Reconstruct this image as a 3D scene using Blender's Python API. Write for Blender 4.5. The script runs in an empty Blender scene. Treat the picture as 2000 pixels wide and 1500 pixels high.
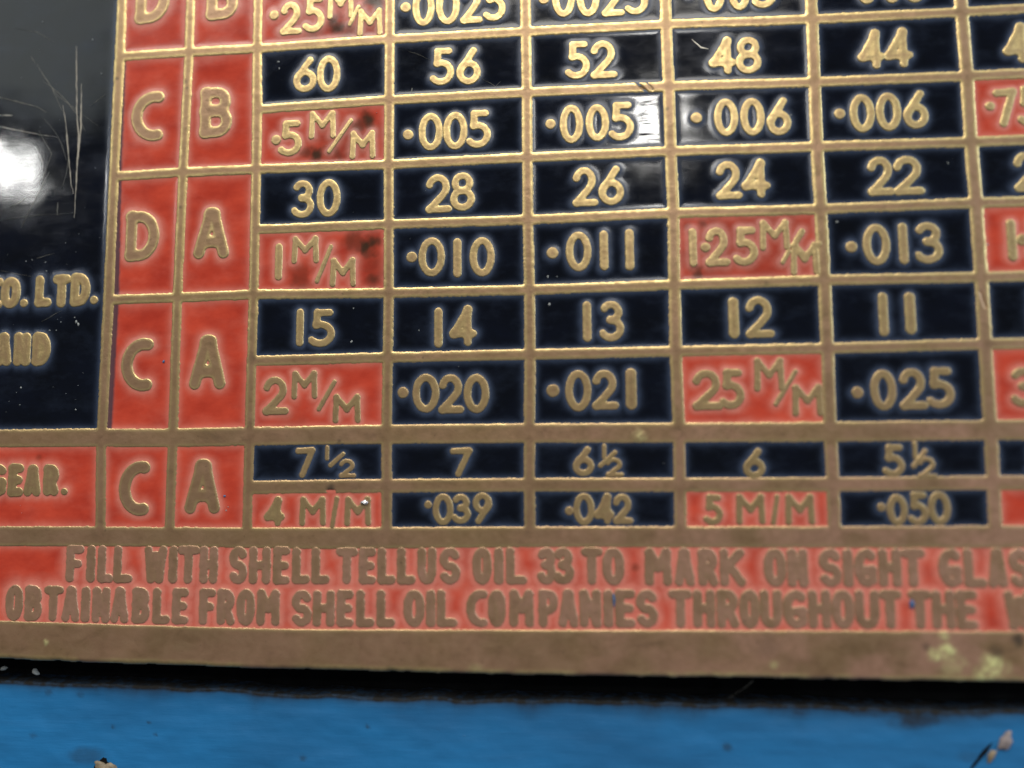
import bpy, math
import numpy as np

# ----------------------------------------------------------------------------
# The plate stands upright in the XZ plane (X right, Z up, the viewer at -Y).
# Plate coordinates are millimetres: u right, v up, w behind the plate face.
# 1 Blender unit = 1 metre.
# ----------------------------------------------------------------------------
scene = bpy.context.scene
MM = 0.001
F = 1500.0                                             # focal length over a 2000 px wide picture
POSE_W = np.array([0.0946914590, 0.0879079463, 0.0111877820])
POSE_T = np.array([1.43869315, 3.46736961, 63.8695212])

def rodrigues(w):
    t = np.linalg.norm(w); k = w / t
    K = np.array([[0, -k[2], k[1]], [k[2], 0, -k[0]], [-k[1], k[0], 0]])
    return np.eye(3) + math.sin(t) * K + (1 - math.cos(t)) * K @ K

RM = rodrigues(POSE_W)
CAM = -RM.T @ POSE_T                                    # (u, v, w) of the lens

def P(px, py, w=0.0):
    """point of the plate (mm) measured at that spot of the photograph, on the plane w"""
    d = RM.T @ np.array([(px - 1000) / F, (750 - py) / F, 1.0])
    k = (w - CAM[2]) / d[2]
    q = CAM + k * d
    return float(q[0]), float(q[1])

# ---- camera ----------------------------------------------------------------
from mathutils import Matrix
cd = bpy.data.cameras.new('camera'); cam = bpy.data.objects.new('camera', cd)
scene.collection.objects.link(cam)
r, up, fw = RM[0], RM[1], RM[2]
tow = lambda a: (a[0], a[2], a[1])                      # (u, v, w) -> world (x, y, z)
r3, u3, f3 = tow(r), tow(up), tow(fw); c3 = tow(CAM)
cam.matrix_world = Matrix(((r3[0], u3[0], -f3[0], c3[0] * MM), (r3[1], u3[1], -f3[1], c3[1] * MM),
                           (r3[2], u3[2], -f3[2], c3[2] * MM), (0, 0, 0, 1)))
cd.sensor_width = 36.0; cd.lens = 36.0 * F / 2000.0
cd.clip_start = 0.002; cd.clip_end = 50
cd.dof.use_dof = True; cd.dof.focus_distance = 0.0665; cd.dof.aperture_fstop = 7.6
scene.camera = cam

# ---- light -----------------------------------------------------------------
world = bpy.data.worlds.new('World'); scene.world = world; world.use_nodes = True
bg = world.node_tree.nodes['Background']
bg.inputs['Color'].default_value = (0.75, 0.85, 1.0, 1); bg.inputs['Strength'].default_value = 0.07

def lamp(name, d, dist, sx, sy, power, col, shape='RECTANGLE', at=(0, 0)):
    """area lamp seen from the plate in direction d (u, v, w), facing the plate"""
    L = bpy.data.lights.new(name, 'AREA'); L.shape = shape; L.size = sx
    if shape in ('RECTANGLE', 'ELLIPSE'): L.size_y = sy
    L.energy = power; L.color = col
    o = bpy.data.objects.new(name, L); scene.collection.objects.link(o)
    d = np.array(d, float); d /= np.linalg.norm(d)
    from mathutils import Vector
    p = Vector((d[0] * dist, d[2] * dist, d[1] * dist))
    o.location = p + Vector((at[0] * MM, 0, at[1] * MM)); o.rotation_euler = (-p).to_track_quat('-Z', 'Y').to_euler()
    return o

lamp('overhead_key', (-0.12, 0.76, -0.65), 1.2, 1.0, 0.65, 15.5, (1.0, 0.95, 0.86))  # broad area lamp added overhead for diffuse light
lamp('left_window', (-0.80, 0.74, -0.60), 1.5, 0.9, 0.75, 2.5, (0.92, 1.0, 0.97))
lamp('right_window', (0.95, 0.42, -0.50), 1.5, 0.8, 1.2, 13.0, (0.72, 0.86, 1.0))
lamp('low_fill', (0.3, -0.75, -0.60), 1.6, 1.4, 1.0, 1.6, (0.85, 0.93, 1.0))
lamp('left_bulb', (-0.60, 0.307, -0.74), 1.0, 0.030, 0.030, 0.22, (1.0, 1.0, 0.97), 'DISK', (-47.6, 17.6))
lamp('ceiling_bulb', (0.100, 0.403, -0.91), 1.0, 0.048, 0.048, 0.60, (1.0, 0.98, 0.93), 'DISK', (10.6, 18.6))

scene.view_settings.view_transform = 'Standard'; scene.view_settings.look = 'None'
scene.view_settings.exposure = 0.0; scene.view_settings.gamma = 1.0
scene.render.engine = 'CYCLES'

# ---- noise helpers ----------------------------------------------------------
rng = np.random.RandomState(7)
_tab = rng.rand(256, 256)
def vnoise(x, y):
    xi = np.floor(x).astype(int); yi = np.floor(y).astype(int)
    fx = x - xi; fy = y - yi; fx = fx * fx * (3 - 2 * fx); fy = fy * fy * (3 - 2 * fy)
    t = lambda a, b: _tab[a % 256, b % 256]
    return (t(xi, yi) * (1 - fx) + t(xi + 1, yi) * fx) * (1 - fy) + (t(xi, yi + 1) * (1 - fx) + t(xi + 1, yi + 1) * fx) * fy
def fbm(x, y, o=3):
    s = 0; a = 0.5; n = 0
    for i in range(o):
        s = s + a * vnoise(x * 2 ** i + 17.3 * i, y * 2 ** i + 5.1 * i); n += a; a *= 0.55
    return s / n
def sstep(a, b, x):
    t = np.clip((x - a) / (b - a), 0, 1); return t * t * (3 - 2 * t)
def smin(a, b, k):
    h = np.clip(0.5 + 0.5 * (b - a) / k, 0, 1); return b * (1 - h) + a * h - k * h * (1 - h)
def seg_dist(x, y, pts):
    if len(pts) == 1: return np.hypot(x - pts[0][0], y - pts[0][1])
    d = None
    for (ax, ay), (bx, by) in zip(pts[:-1], pts[1:]):
        vx, vy = bx - ax, by - ay; L = vx * vx + vy * vy + 1e-12
        t = np.clip(((x - ax) * vx + (y - ay) * vy) / L, 0, 1)
        e = np.hypot(x - ax - t * vx, y - ay - t * vy)
        d = e if d is None else np.minimum(d, e)
    return d

# ---- materials ---------------------------------------------------------------
def mat(name):
    m = bpy.data.materials.new(name); m.use_nodes = True
    nt = m.node_tree; b = nt.nodes['Principled BSDF']; return m, nt, b
def node(nt, t, **kw):
    n = nt.nodes.new(t)
    for k, v in kw.items():
        if k in n.inputs: n.inputs[k].default_value = v
        else: setattr(n, k, v)
    return n
def pos_noise(nt, scale, detail=4.0, rough=0.6, stretch=(1, 1, 1), dist=0.0):
    g = node(nt, 'ShaderNodeNewGeometry'); mp = node(nt, 'ShaderNodeMapping'); mp.inputs['Scale'].default_value = stretch
    nt.links.new(g.outputs['Position'], mp.inputs['Vector'])
    n = node(nt, 'ShaderNodeTexNoise'); n.inputs['Scale'].default_value = scale
    n.inputs['Detail'].default_value = detail; n.inputs['Roughness'].default_value = rough; n.inputs['Distortion'].default_value = dist
    nt.links.new(mp.outputs[0], n.inputs['Vector']); return n.outputs['Fac']
def ramp(nt, src, a, b, ca=0.0, cb=1.0):
    m = node(nt, 'ShaderNodeMapRange'); m.inputs['From Min'].default_value = a; m.inputs['From Max'].default_value = b
    m.inputs['To Min'].default_value = ca; m.inputs['To Max'].default_value = cb
    nt.links.new(src, m.inputs['Value']); return m.outputs['Result']
def mixc(nt, fac, a, b):
    m = node(nt, 'ShaderNodeMix', data_type='RGBA')
    if isinstance(fac, (int, float)): m.inputs[0].default_value = fac
    else: nt.links.new(fac, m.inputs[0])
    for i, c in ((6, a), (7, b)):
        if isinstance(c, tuple): m.inputs[i].default_value = (*c, 1)
        else: nt.links.new(c, m.inputs[i])
    return m.outputs[2]
def math_(nt, op, a, b=None, clamp=False):
    m = node(nt, 'ShaderNodeMath', operation=op); m.use_clamp = clamp
    for i, c in enumerate((a, b)):
        if c is None: continue
        if isinstance(c, (int, float)): m.inputs[i].default_value = c
        else: nt.links.new(c, m.inputs[i])
    return m.outputs[0]
def attr(nt, name):
    return node(nt, 'ShaderNodeAttribute', attribute_name=name).outputs['Fac']
def bump(nt, bsdf, h, strength, dist):
    b = node(nt, 'ShaderNodeBump'); b.inputs['Strength'].default_value = strength; b.inputs['Distance'].default_value = dist
    nt.links.new(h, b.inputs['Height']); nt.links.new(b.outputs[0], bsdf.inputs['Normal'])

def brass_material():
    m, nt, b = mat('tarnished_brass')
    wear_light = attr(nt, 'wear_light'); spot = attr(nt, 'spot'); blush = attr(nt, 'blush'); grime = attr(nt, 'grime')
    n1 = pos_noise(nt, 260, 5); n2 = pos_noise(nt, 1700, 4); n3 = pos_noise(nt, 90, 3)
    tarn = mixc(nt, ramp(nt, n1, 0.35, 0.68), (0.235, 0.143, 0.074), (0.315, 0.185, 0.108))
    tarn = mixc(nt, ramp(nt, n3, 0.45, 0.65), tarn, (0.28, 0.175, 0.085))
    n4 = pos_noise(nt, 700, 6, 0.65, (0.8, 1, 1.2), 0.6)
    tarn = mixc(nt, ramp(nt, n4, 0.42, 0.75, 0.0, 0.45), tarn, (0.39, 0.255, 0.150))
    tarn = mixc(nt, ramp(nt, n4, 0.42, 0.25, 0.0, 0.6), tarn, (0.13, 0.085, 0.05))
    pol = mixc(nt, ramp(nt, n2, 0.35, 0.7), (0.78, 0.60, 0.27), (0.58, 0.43, 0.18))
    tarn = mixc(nt, math_(nt, 'MULTIPLY', blush, ramp(nt, n2, 0.3, 0.7, 0.7, 1.1), True), tarn, (0.46, 0.25, 0.175))
    pit = ramp(nt, pos_noise(nt, 2300, 3, 0.6), 0.66, 0.74, 0.0, 0.65)
    tarn = mixc(nt, pit, tarn, (0.07, 0.05, 0.035))
    w = math_(nt, 'MULTIPLY', wear_light, ramp(nt, n2, 0.25, 0.7, 1.15, 0.65), True)
    col = mixc(nt, w, tarn, pol)
    col = mixc(nt, grime, col, (0.055, 0.045, 0.035))
    col = mixc(nt, spot, col, (0.78, 0.74, 0.33))
    nt.links.new(col, b.inputs['Base Color'])
    nt.links.new(ramp(nt, w, 0, 1, 0.5, 0.85), b.inputs['Metallic'])
    nt.links.new(ramp(nt, n2, 0.3, 0.7, 0.29, 0.44), b.inputs['Roughness'])
    bump(nt, b, pos_noise(nt, 5200, 4), 0.35, 0.00003)
    return m
def enamel_material(name, base_a, base_b, film_sheen, film_sheen_gain, rough):
    m, nt, b = mat(name)
    f = attr(nt, 'film_sheen'); s = attr(nt, 'stain'); dk = attr(nt, 'underlap')
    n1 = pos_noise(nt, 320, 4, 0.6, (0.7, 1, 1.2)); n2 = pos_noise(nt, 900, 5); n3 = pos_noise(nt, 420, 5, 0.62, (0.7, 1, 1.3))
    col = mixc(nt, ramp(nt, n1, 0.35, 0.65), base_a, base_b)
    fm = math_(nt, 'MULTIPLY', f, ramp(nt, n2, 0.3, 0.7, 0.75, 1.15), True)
    fm = math_(nt, 'ADD', math_(nt, 'MULTIPLY', fm, film_sheen_gain), ramp(nt, n3, 0.50, 0.8, 0.0, 0.13), True)
    col = mixc(nt, fm, col, film_sheen)
    col = mixc(nt, s, col, (0.035, 0.022, 0.012))
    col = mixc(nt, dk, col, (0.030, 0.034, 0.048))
    nt.links.new(col, b.inputs['Base Color'])
    nt.links.new(math_(nt, 'ADD', ramp(nt, n3, 0.38, 0.75, rough * .6, rough + 0.03), math_(nt, 'MULTIPLY', f, 0.25)), b.inputs['Roughness'])
    b.inputs['Coat Weight'].default_value = 0.0
    b.inputs['IOR'].default_value = 1.5
    h = math_(nt, 'ADD', pos_noise(nt, 330, 5, 0.55, (0.5, 1, 2.2)), math_(nt, 'MULTIPLY', pos_noise(nt, 1500, 4, 0.6, (0.25, 1, 3.0)), 0.12))
    bump(nt, b, h, 0.12, 0.00003)
    return m
M_BRASS = brass_material()
M_RED = enamel_material('red_enamel', (0.52, 0.060, 0.030), (0.37, 0.034, 0.018), (0.62, 0.235, 0.175), 0.74, 0.16)
M_NAVY = enamel_material('black_enamel', (0.0030, 0.0042, 0.0090), (0.0022, 0.0028, 0.0050), (0.048, 0.068, 0.118), 0.85, 0.095)
def simple(name, col, rough, metal=0.0, var=0.25, scale=900):
    m, nt, b = mat(name)
    dark = tuple(c * (1 - var) for c in col)
    nt.links.new(mixc(nt, ramp(nt, pos_noise(nt, scale, 5), 0.35, 0.65), dark, col), b.inputs['Base Color'])
    b.inputs['Roughness'].default_value = rough; b.inputs['Metallic'].default_value = metal
    bump(nt, b, pos_noise(nt, scale * 3, 4), 0.3, 0.00004)
    return m
M_SCRATCH = simple('scratched_enamel', (0.17, 0.16, 0.13), 0.5)
M_RAW = simple('deep_scratch', (0.34, 0.30, 0.24), 0.45)
M_PALE = simple('bright_scratch', (0.75, 0.70, 0.60), 0.3, 0.4)
M_DUST = simple('dust', (0.30, 0.31, 0.30), 0.7)
M_BLACK = simple('dark_recess', (0.006, 0.006, 0.006), 0.75, 0, 0.5, 500)
M_BLACK.node_tree.nodes['Principled BSDF'].inputs['Specular IOR Level'].default_value = 0.08
M_CHIP = simple('bare_casting', (0.26, 0.20, 0.13), 0.6, 0.1, 0.55, 1500)
M_FLAKE = simple('pale_filler', (0.24, 0.20, 0.20), 0.6, 0.0, 0.3, 1200)
M_GLINT = simple('bright_glint', (0.85, 0.85, 0.88), 0.15, 1.0, 0.1)
M_BLUESPOT = simple('blue_paint_fleck', (0.06, 0.13, 0.27), 0.4)
def blue_material():
    m, nt, b = mat('blue_paint')
    n1 = pos_noise(nt, 90, 4, 0.6, (0.35, 1, 1.3)); n2 = pos_noise(nt, 520, 6, 0.65, (0.16, 1, 1.6)); n3 = pos_noise(nt, 1300, 3)
    col = mixc(nt, ramp(nt, n1, 0.36, 0.66), (0.010, 0.092, 0.225), (0.013, 0.152, 0.365))
    col = mixc(nt, ramp(nt, n2, 0.5, 0.75, 0, 0.32), col, (0.012, 0.082, 0.20))
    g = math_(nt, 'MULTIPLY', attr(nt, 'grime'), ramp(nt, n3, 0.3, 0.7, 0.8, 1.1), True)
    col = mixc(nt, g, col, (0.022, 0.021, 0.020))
    nt.links.new(col, b.inputs['Base Color'])
    b.inputs['Roughness'].default_value = 0.5
    nt.links.new(ramp(nt, g, 0, 1, 0.4, 0.02), b.inputs['Specular IOR Level'])
    h = math_(nt, 'ADD', n2, math_(nt, 'MULTIPLY', n3, 0.25))
    bump(nt, b, h, 0.5, 0.00012)
    return m
M_BLUE = blue_material()

# ---- mesh helpers -------------------------------------------------------------
def link(name, me, material, parent=None, loc=(0, 0, 0), label=None):
    o = bpy.data.objects.new(name, me); scene.collection.objects.link(o)
    if material and not me.materials: me.materials.append(material)
    if parent is not None: o.parent = parent
    o.location = loc
    if label: o['label'] = label
    return o
def mesh(name, V, Fq, attrs=None, smooth=True):
    V = np.asarray(V, np.float32); Fq = np.asarray(Fq, np.int32)
    me = bpy.data.meshes.new(name); k = Fq.shape[1]
    me.vertices.add(len(V)); me.vertices.foreach_set('co', V.ravel())
    me.loops.add(Fq.size); me.loops.foreach_set('vertex_index', Fq.ravel())
    me.polygons.add(len(Fq)); me.polygons.foreach_set('loop_start', np.arange(0, Fq.size, k, dtype=np.int32))
    me.polygons.foreach_set('use_smooth', np.full(len(Fq), smooth))
    for n, a in (attrs or {}).items():
        at = me.attributes.new(n, 'FLOAT', 'POINT'); at.data.foreach_set('value', np.asarray(a, np.float32).ravel())
    me.update(calc_edges=True); me.validate()
    return me
def grid_mesh(name, U, Vv, W, keep=None, attrs=None, flip=False):
    """height field: U, Vv, W (mm) arrays [rows, cols]; keep = vertex mask"""
    R_, C_ = U.shape; idx = np.arange(R_ * C_).reshape(R_, C_)
    a, b, c, d = idx[:-1, :-1], idx[:-1, 1:], idx[1:, 1:], idx[1:, :-1]
    Q = np.stack([a, b, c, d], -1).reshape(-1, 4)
    if keep is not None:
        k = keep.ravel(); Q = Q[k[Q].any(1)]
    used = np.unique(Q); remap = np.full(R_ * C_, -1); remap[used] = np.arange(len(used))
    co = np.stack([U.ravel()[used], W.ravel()[used], Vv.ravel()[used]], -1) * MM
    at = {n: x.ravel()[used] for n, x in (attrs or {}).items()}
    return mesh(name, co, remap[Q], at)

# ---- layout of the chart: rail crossings measured on the plate -----------------
NODES = {0: {1: (234, 110), 3: (222, 344), 5: (212, 585), 7: (198, 855), 9: (195, 1048)},
         1: {1: (369, 101), 3: (357, 336), 5: (346, 581), 7: (337, 855), 9: (330, 1049)},
         2: {1: (502, 94), 2: (503, 213), 3: (500, 330), 4: (498, 448), 5: (495, 575), 6: (491, 705), 7: (487, 852), 8: (484, 952), 9: (482, 1050)},
         3: {1: (761, 76), 2: (760, 195), 3: (759, 321), 4: (759, 438), 5: (759, 572), 6: (757, 698), 7: (755, 848), 8: (755, 949), 9: (755, 1050)},
         4: {1: (1027, 61), 2: (1029, 180), 3: (1030, 307), 4: (1031, 429), 5: (1034, 566), 6: (1035, 692), 7: (1034, 846), 8: (1034, 947), 9: (1035, 1049)},
         5: {1: (1301, 47), 2: (1306, 168), 3: (1310, 295), 4: (1315, 416), 5: (1317, 556), 6: (1320, 686), 7: (1326, 845), 8: (1328, 947), 9: (1330, 1049)},
         6: {1: (1586, 37), 2: (1591, 160), 3: (1596, 286), 4: (1603, 408), 5: (1610, 547), 6: (1616, 680), 7: (1622, 843), 8: (1627, 946), 9: (1631, 1049)},
         7: {1: (1879, 23), 2: (1889, 148), 3: (1897, 277), 4: (1907, 396), 5: (1917, 541), 6: (1925, 672), 7: (1935, 840), 8: (1941, 943), 9: (1946, 1048)}}
G = {c: {r_: P(*q) for r_, q in d.items()} for c, d in NODES.items()}
G[0][0] = (-37.25, 32.55); G[1][0] = (-31.0, 32.55)
for c in range(2, 8): G[c][0] = (G[c][1][0] + (-0.02), 32.55)
for c in range(0, 8): G[c][-1] = (G[c][1][0] - 0.03, 38.1)
G[8] = {r_: (G[7][r_][0] + 12.0, G[7][r_][1]) for r_ in G[7]}
HV = {0: .45, 1: .42, 2: .42, 3: .43, 4: .45, 5: .48, 6: .50, 7: .52, 8: .52}
HH = {-1: .45, 0: .43, 1: .43, 2: .43, 3: .43, 4: .42, 5: .42, 6: .43, 7: .78, 8: .54, 9: .82}
U0, U1, V0, V1 = -62.0, 51.2, -27.6, 40.8                # outline of the plate
BAND_TOP = [P(-40, 1066), P(600, 1070), P(1100, 1068), P(2000, 1069)]

def node_at(c, r_):
    d = G[c]
    if r_ in d: return d[r_]
    lo = max(k for k in d if k < r_); hi = min(k for k in d if k > r_); t = (r_ - lo) / (hi - lo)
    return tuple(np.array(d[lo]) * (1 - t) + np.array(d[hi]) * t)
def cell_quad(c0, c1, r0, r1):
    """inner outline of a cell (top left, top right, bottom right, bottom left)"""
    tl, tr, br, bl = node_at(c0, r0), node_at(c1, r0), node_at(c1, r1), node_at(c0, r1)
    return [(tl[0] + HV[c0], tl[1] - HH[r0]), (tr[0] - HV[c1], tr[1] - HH[r0]),
            (br[0] - HV[c1], br[1] + HH[r1]), (bl[0] + HV[c0], bl[1] + HH[r1])]

# each entry: outline, colour, corner radius, [(text item)...]
cells = []
def cell(quad, colour, text, says, stains=(), rad=0.12, under=False):
    cells.append(dict(q=[tuple(p) for p in quad], col=colour, text=text, says=says, stains=stains, rad=rad, under=under))

# text items: (character, x0, x1, y0, y1) boxes measured on the photograph, then a style
def row(chars): return chars
T = {}
S_D, S_M, S_BIG, S_BAND, S_TITLE, S_SM = 'digit', 'unit', 'big', 'band', 'title', 'small'
STY = {S_D: (.092, .035), S_M: (.095, .045), S_BIG: (.108, .07), S_BAND: (.113, .05), S_TITLE: (.135, .06), S_SM: (.10, .04)}
def dot(x, y, r_=10): return ('.', x - r_, x + r_, y - r_, y + r_)
def mm(M1, sl, M2): return [('M',) + M1, ('/',) + sl, ('M',) + M2]

R_, B_ = 'red', 'black'
def Q(c, r_): return cell_quad(c, c + 1, r_, r_ + 1)
def put(c, r_, colour, items, says, stains=(), span=1, sty=None):
    cell(cell_quad(c, c + 1, r_, r_ + span), colour, [(i, sty) for i in items], says, stains, under=(c == 0))
# columns of gear letters
put(0, -1, R_, [('D', 265, 331, -50, 45)], 'D', span=2, sty=S_BIG)
put(1, -1, R_, [('B', 404, 465, -60, 37)], 'B', span=2, sty=S_BIG)
put(0, 1, R_, [('C', 257, 317, 178, 276)], 'C', span=2, sty=S_BIG)
put(1, 1, R_, [('B', 391, 453, 171, 267)], 'B', span=2, sty=S_BIG)
put(0, 3, R_, [('D', 245, 311, 412, 509)], 'D', span=2, sty=S_BIG)
put(1, 3, R_, [('A', 379, 447, 406, 505)], 'A', span=2, sty=S_BIG)
put(0, 5, R_, [('C', 236, 297, 660, 764)], 'C', span=2, sty=S_BIG)
put(1, 5, R_, [('A', 371, 440, 656, 759)], 'A', span=2, sty=S_BIG)
put(0, 7, R_, [('C', 232, 290, 900, 1007)], 'C', span=2, sty=S_BIG)
put(1, 7, R_, [('A', 361, 430, 899, 1002)], 'A', span=2, sty=S_BIG)
# row -1 .. 0 lies outside the picture and stays blank
for c in range(2, 8): put(c, -1, B_, [], 'blank')
# row 0
put(2, 0, R_, [dot(535, 29, 9), ('2', 547, 590, 3, 67), ('5', 595, 633, -7, 62)] + mm((640, 690, -22, 36), (679, 704, 9, 51), (698, 747, 17, 69)),
    '.25 M/M', [(655, 52, 22, .92), (733, 3, 24, .95), (610, 66, 28, .5), (680, 62, 34, .6), (715, 40, 50, .35), (590, 40, 50, .2)])
put(3, 0, B_, [dot(792, 14), ('0', 805, 849, -24, 51), ('0', 852, 897, -27, 48), ('2', 899, 943, -29, 45), ('5', 946, 988, -31, 41)], '.0025')
put(4, 0, B_, [dot(1062, -2), ('0', 1078, 1123, -42, 33), ('0', 1126, 1171, -43, 32), ('2', 1175, 1220, -44, 31), ('5', 1223, 1266, -45, 29)], '.0025')
put(5, 0, B_, [dot(1345, -16), ('0', 1372, 1416, -52, 23), ('0', 1422, 1465, -54, 20), ('3', 1472, 1514, -56, 16)], '.003')
put(6, 0, B_, [dot(1640, -30), ('0', 1672, 1712, -67, 7), ('0', 1722, 1760, -69, 5), ('3', 1770, 1808, -71, 4)], '.003')
put(7, 0, B_, [], 'blank')
# row 1
put(2, 1, B_, [('6', 573, 618, 111, 180), ('0', 619, 664, 109, 179)], '60')
put(3, 1, B_, [('5', 843, 887, 94, 165), ('6', 892, 938, 93, 164)], '56')
put(4, 1, B_, [('5', 1107, 1152, 81, 153), ('2', 1154, 1205, 79, 152)], '52')
put(5, 1, B_, [('4', 1386, 1438, 73, 145), ('8', 1437, 1486, 72, 143)], '48')
put(6, 1, B_, [('4', 1677, 1728, 59, 134), ('4', 1727, 1783, 56, 131)], '44')
put(7, 1, B_, [('4', 1961, 2013, 46, 122), ('0', 2014, 2062, 44, 120)], '40')
# row 2
put(2, 2, R_, [dot(539, 273, 9), ('5', 547, 589, 235, 304)] + mm((604, 655, 216, 271), (640, 688, 232, 298), (684, 732, 255, 310)),
    '.5 M/M', [(716, 232, 20, .95), (700, 243, 18, .7), (617, 300, 20, .95), (598, 299, 14, .7), (660, 302, 22, .6), (690, 270, 60, .30), (640, 290, 60, .28)])
put(3, 2, B_, [dot(797, 263), ('0', 818, 864, 221, 293), ('0', 866, 912, 219, 291), ('5', 914, 959, 215, 288)], '.005')
put(4, 2, B_, [dot(1075, 242), ('0', 1093, 1139, 205, 279), ('0', 1143, 1190, 203, 276), ('5', 1192, 1238, 199, 274)], '.005')
put(5, 2, B_, [dot(1360, 230, 11), ('0', 1394, 1442, 193, 265), ('0', 1446, 1493, 192, 264), ('6', 1497, 1545, 191, 263)], '.006')
put(6, 2, B_, [dot(1640, 222), ('0', 1660, 1708, 184, 258), ('0', 1711, 1760, 181, 255), ('6', 1764, 1813, 176, 251)], '.006')
put(7, 2, R_, [dot(1934, 207, 9), ('7', 1940, 1988, 172, 248), ('5', 1991, 2036, 168, 245)], '.75')
# row 3
put(2, 3, B_, [('3', 573, 613, 352, 425), ('0', 618, 665, 350, 423)], '30')
put(3, 3, B_, [('2', 832, 882, 341, 414), ('8', 880, 926, 337, 411)], '28')
put(4, 3, B_, [('2', 1118, 1168, 327, 402), ('6', 1169, 1218, 324, 400)], '26')
put(5, 3, B_, [('2', 1398, 1450, 314, 389), ('4', 1450, 1504, 312, 386)], '24')
put(6, 3, B_, [('2', 1694, 1748, 306, 381), ('2', 1745, 1805, 304, 380)], '22')
put(7, 3, B_, [('2', 1980, 2032, 297, 373), ('0', 2036, 2084, 296, 371)], '20')
# row 4
put(2, 4, R_, [('1', 537, 551, 475, 547)] + mm((570, 622, 461, 514), (615, 650, 478, 552), (644, 695, 504, 559)),
    '1 M/M', [(717, 482, 22, .97), (728, 472, 20, .92), (688, 472, 18, .65), (726, 545, 18, .75), (582, 545, 26, .55), (590, 528, 18, .45), (700, 478, 22, .6), (728, 515, 30, .4)])
put(3, 4, B_, [dot(804, 502, 10), ('0', 818, 868, 464, 539), ('1', 885, 901, 466, 541), ('0', 918, 965, 463, 540)], '.010')
put(4, 4, B_, [dot(1079, 494, 11), ('0', 1105, 1155, 452, 530), ('1', 1171, 1188, 450, 528), ('1', 1221, 1238, 448, 527)], '.011')
put(5, 4, R_, [('1', 1346, 1361, 446, 520), dot(1378, 483, 9), ('2', 1377, 1426, 444, 519), ('5', 1436, 1479, 443, 518)]
    + [('M', 1484, 1542, 430, 488), ('/', 1524, 1546, 486, 516), ('V', 1546, 1606, 446, 506), ('M', 1544, 1600, 474, 536)],
    '1.25 M/M', [(1372, 438, 12, .6), (1362, 531, 16, .78), (1342, 440, 10, .4), (1385, 526, 18, .35), (1420, 480, 110, .26), (1520, 480, 110, .22)])
put(6, 4, B_, [dot(1663, 482, 11), ('0', 1686, 1738, 438, 517), ('1', 1755, 1774, 436, 515), ('3', 1791, 1841, 434, 514)], '.013')
put(7, 4, R_, [('1', 1967, 1986, 429, 508), dot(1997, 468, 10), ('5', 2006, 2054, 428, 506)], '1.5')
# row 5
put(2, 5, B_, [('1', 577, 594, 603, 676), ('5', 607, 653, 604, 677)], '15')
put(3, 5, B_, [('1', 848, 864, 602, 678), ('4', 879, 931, 599, 675)], '14')
put(4, 5, B_, [('1', 1138, 1155, 589, 667), ('3', 1174, 1219, 587, 667)], '13')
put(5, 5, B_, [('1', 1423, 1443, 582, 660), ('2', 1456, 1512, 579, 659)], '12')
put(6, 5, B_, [('1', 1716, 1735, 572, 656), ('1', 1768, 1788, 571, 653)], '11')
put(7, 5, B_, [('1', 2012, 2030, 566, 648), ('0', 2042, 2094, 564, 646)], '10')
# row 6
put(2, 6, R_, [('2', 514, 563, 736, 809)] + mm((569, 620, 724, 779), (619, 657, 741, 803), (650, 704, 770, 826)), '2 M/M', [(658, 782, 7, .7), (560, 822, 30, .18)])
put(3, 6, B_, [dot(787, 767, 10), ('0', 805, 858, 730, 806), ('2', 857, 906, 731, 807), ('0', 906, 955, 730, 807)], '.020')
put(4, 6, B_, [dot(1080, 763, 12), ('0', 1104, 1155, 724, 802), ('2', 1157, 1208, 722, 800), ('1', 1222, 1243, 720, 799)], '.021')
put(5, 6, R_, [('2', 1352, 1412, 723, 799), ('5', 1408, 1454, 720, 799)] + mm((1473, 1532, 700, 763), (1510, 1560, 722, 792), (1548, 1607, 751, 812)), '2.5 M/M')
put(6, 6, B_, [dot(1675, 767, 11), ('0', 1700, 1751, 722, 801), ('2', 1757, 1812, 720, 799), ('5', 1813, 1864, 717, 798)], '.025')
put(7, 6, R_, [('3', 1979, 2026, 718, 794)], '3')
# row 7
put(2, 7, B_, [('7', 576, 615, 874, 933), ('1', 632, 645, 870, 899), ('/', 642, 673, 884, 912), ('2', 662, 695, 897, 932)], '7 1/2')
put(3, 7, B_, [('7', 880, 921, 874, 932)], '7')
put(4, 7, B_, [('6', 1120, 1159, 872, 930), ('1', 1174, 1186, 866, 898), ('/', 1168, 1206, 880, 914), ('2', 1184, 1217, 894, 931)], '6 1/2')
put(5, 7, B_, [('6', 1452, 1494, 875, 935)], '6')
put(6, 7, B_, [('5', 1728, 1766, 869, 931), ('1', 1781, 1794, 862, 897), ('/', 1779, 1813, 877, 915), ('2', 1794, 1830, 892, 934)], '5 1/2')
put(7, 7, B_, [('5', 2010, 2048, 868, 931)], '5')
# row 8
put(2, 8, R_, [('4', 518, 555, 971, 1027), ('M', 585, 636, 970, 1027), ('/', 645, 661, 969, 1032), ('M', 673, 724, 970, 1027)], '4 M/M')
put(3, 8, B_, [dot(836, 986, 7), ('0', 846, 884, 965, 1025), ('3', 886, 918, 965, 1023), ('9', 924, 960, 963, 1023)], '.039')
put(4, 8, B_, [dot(1112, 998, 8), ('0', 1121, 1160, 964, 1025), ('4', 1161, 1200, 965, 1024), ('2', 1199, 1235, 965, 1023)], '.042')
put(5, 8, R_, [('5', 1376, 1412, 966, 1025), ('M', 1438, 1494, 965, 1024), ('/', 1505, 1524, 965, 1026), ('M', 1534, 1591, 966, 1024)], '5 M/M')
put(6, 8, B_, [dot(1722, 991, 8), ('0', 1733, 1773, 966, 1026), ('5', 1776, 1814, 962, 1025), ('0', 1813, 1857, 960, 1025)], '.050')
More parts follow.
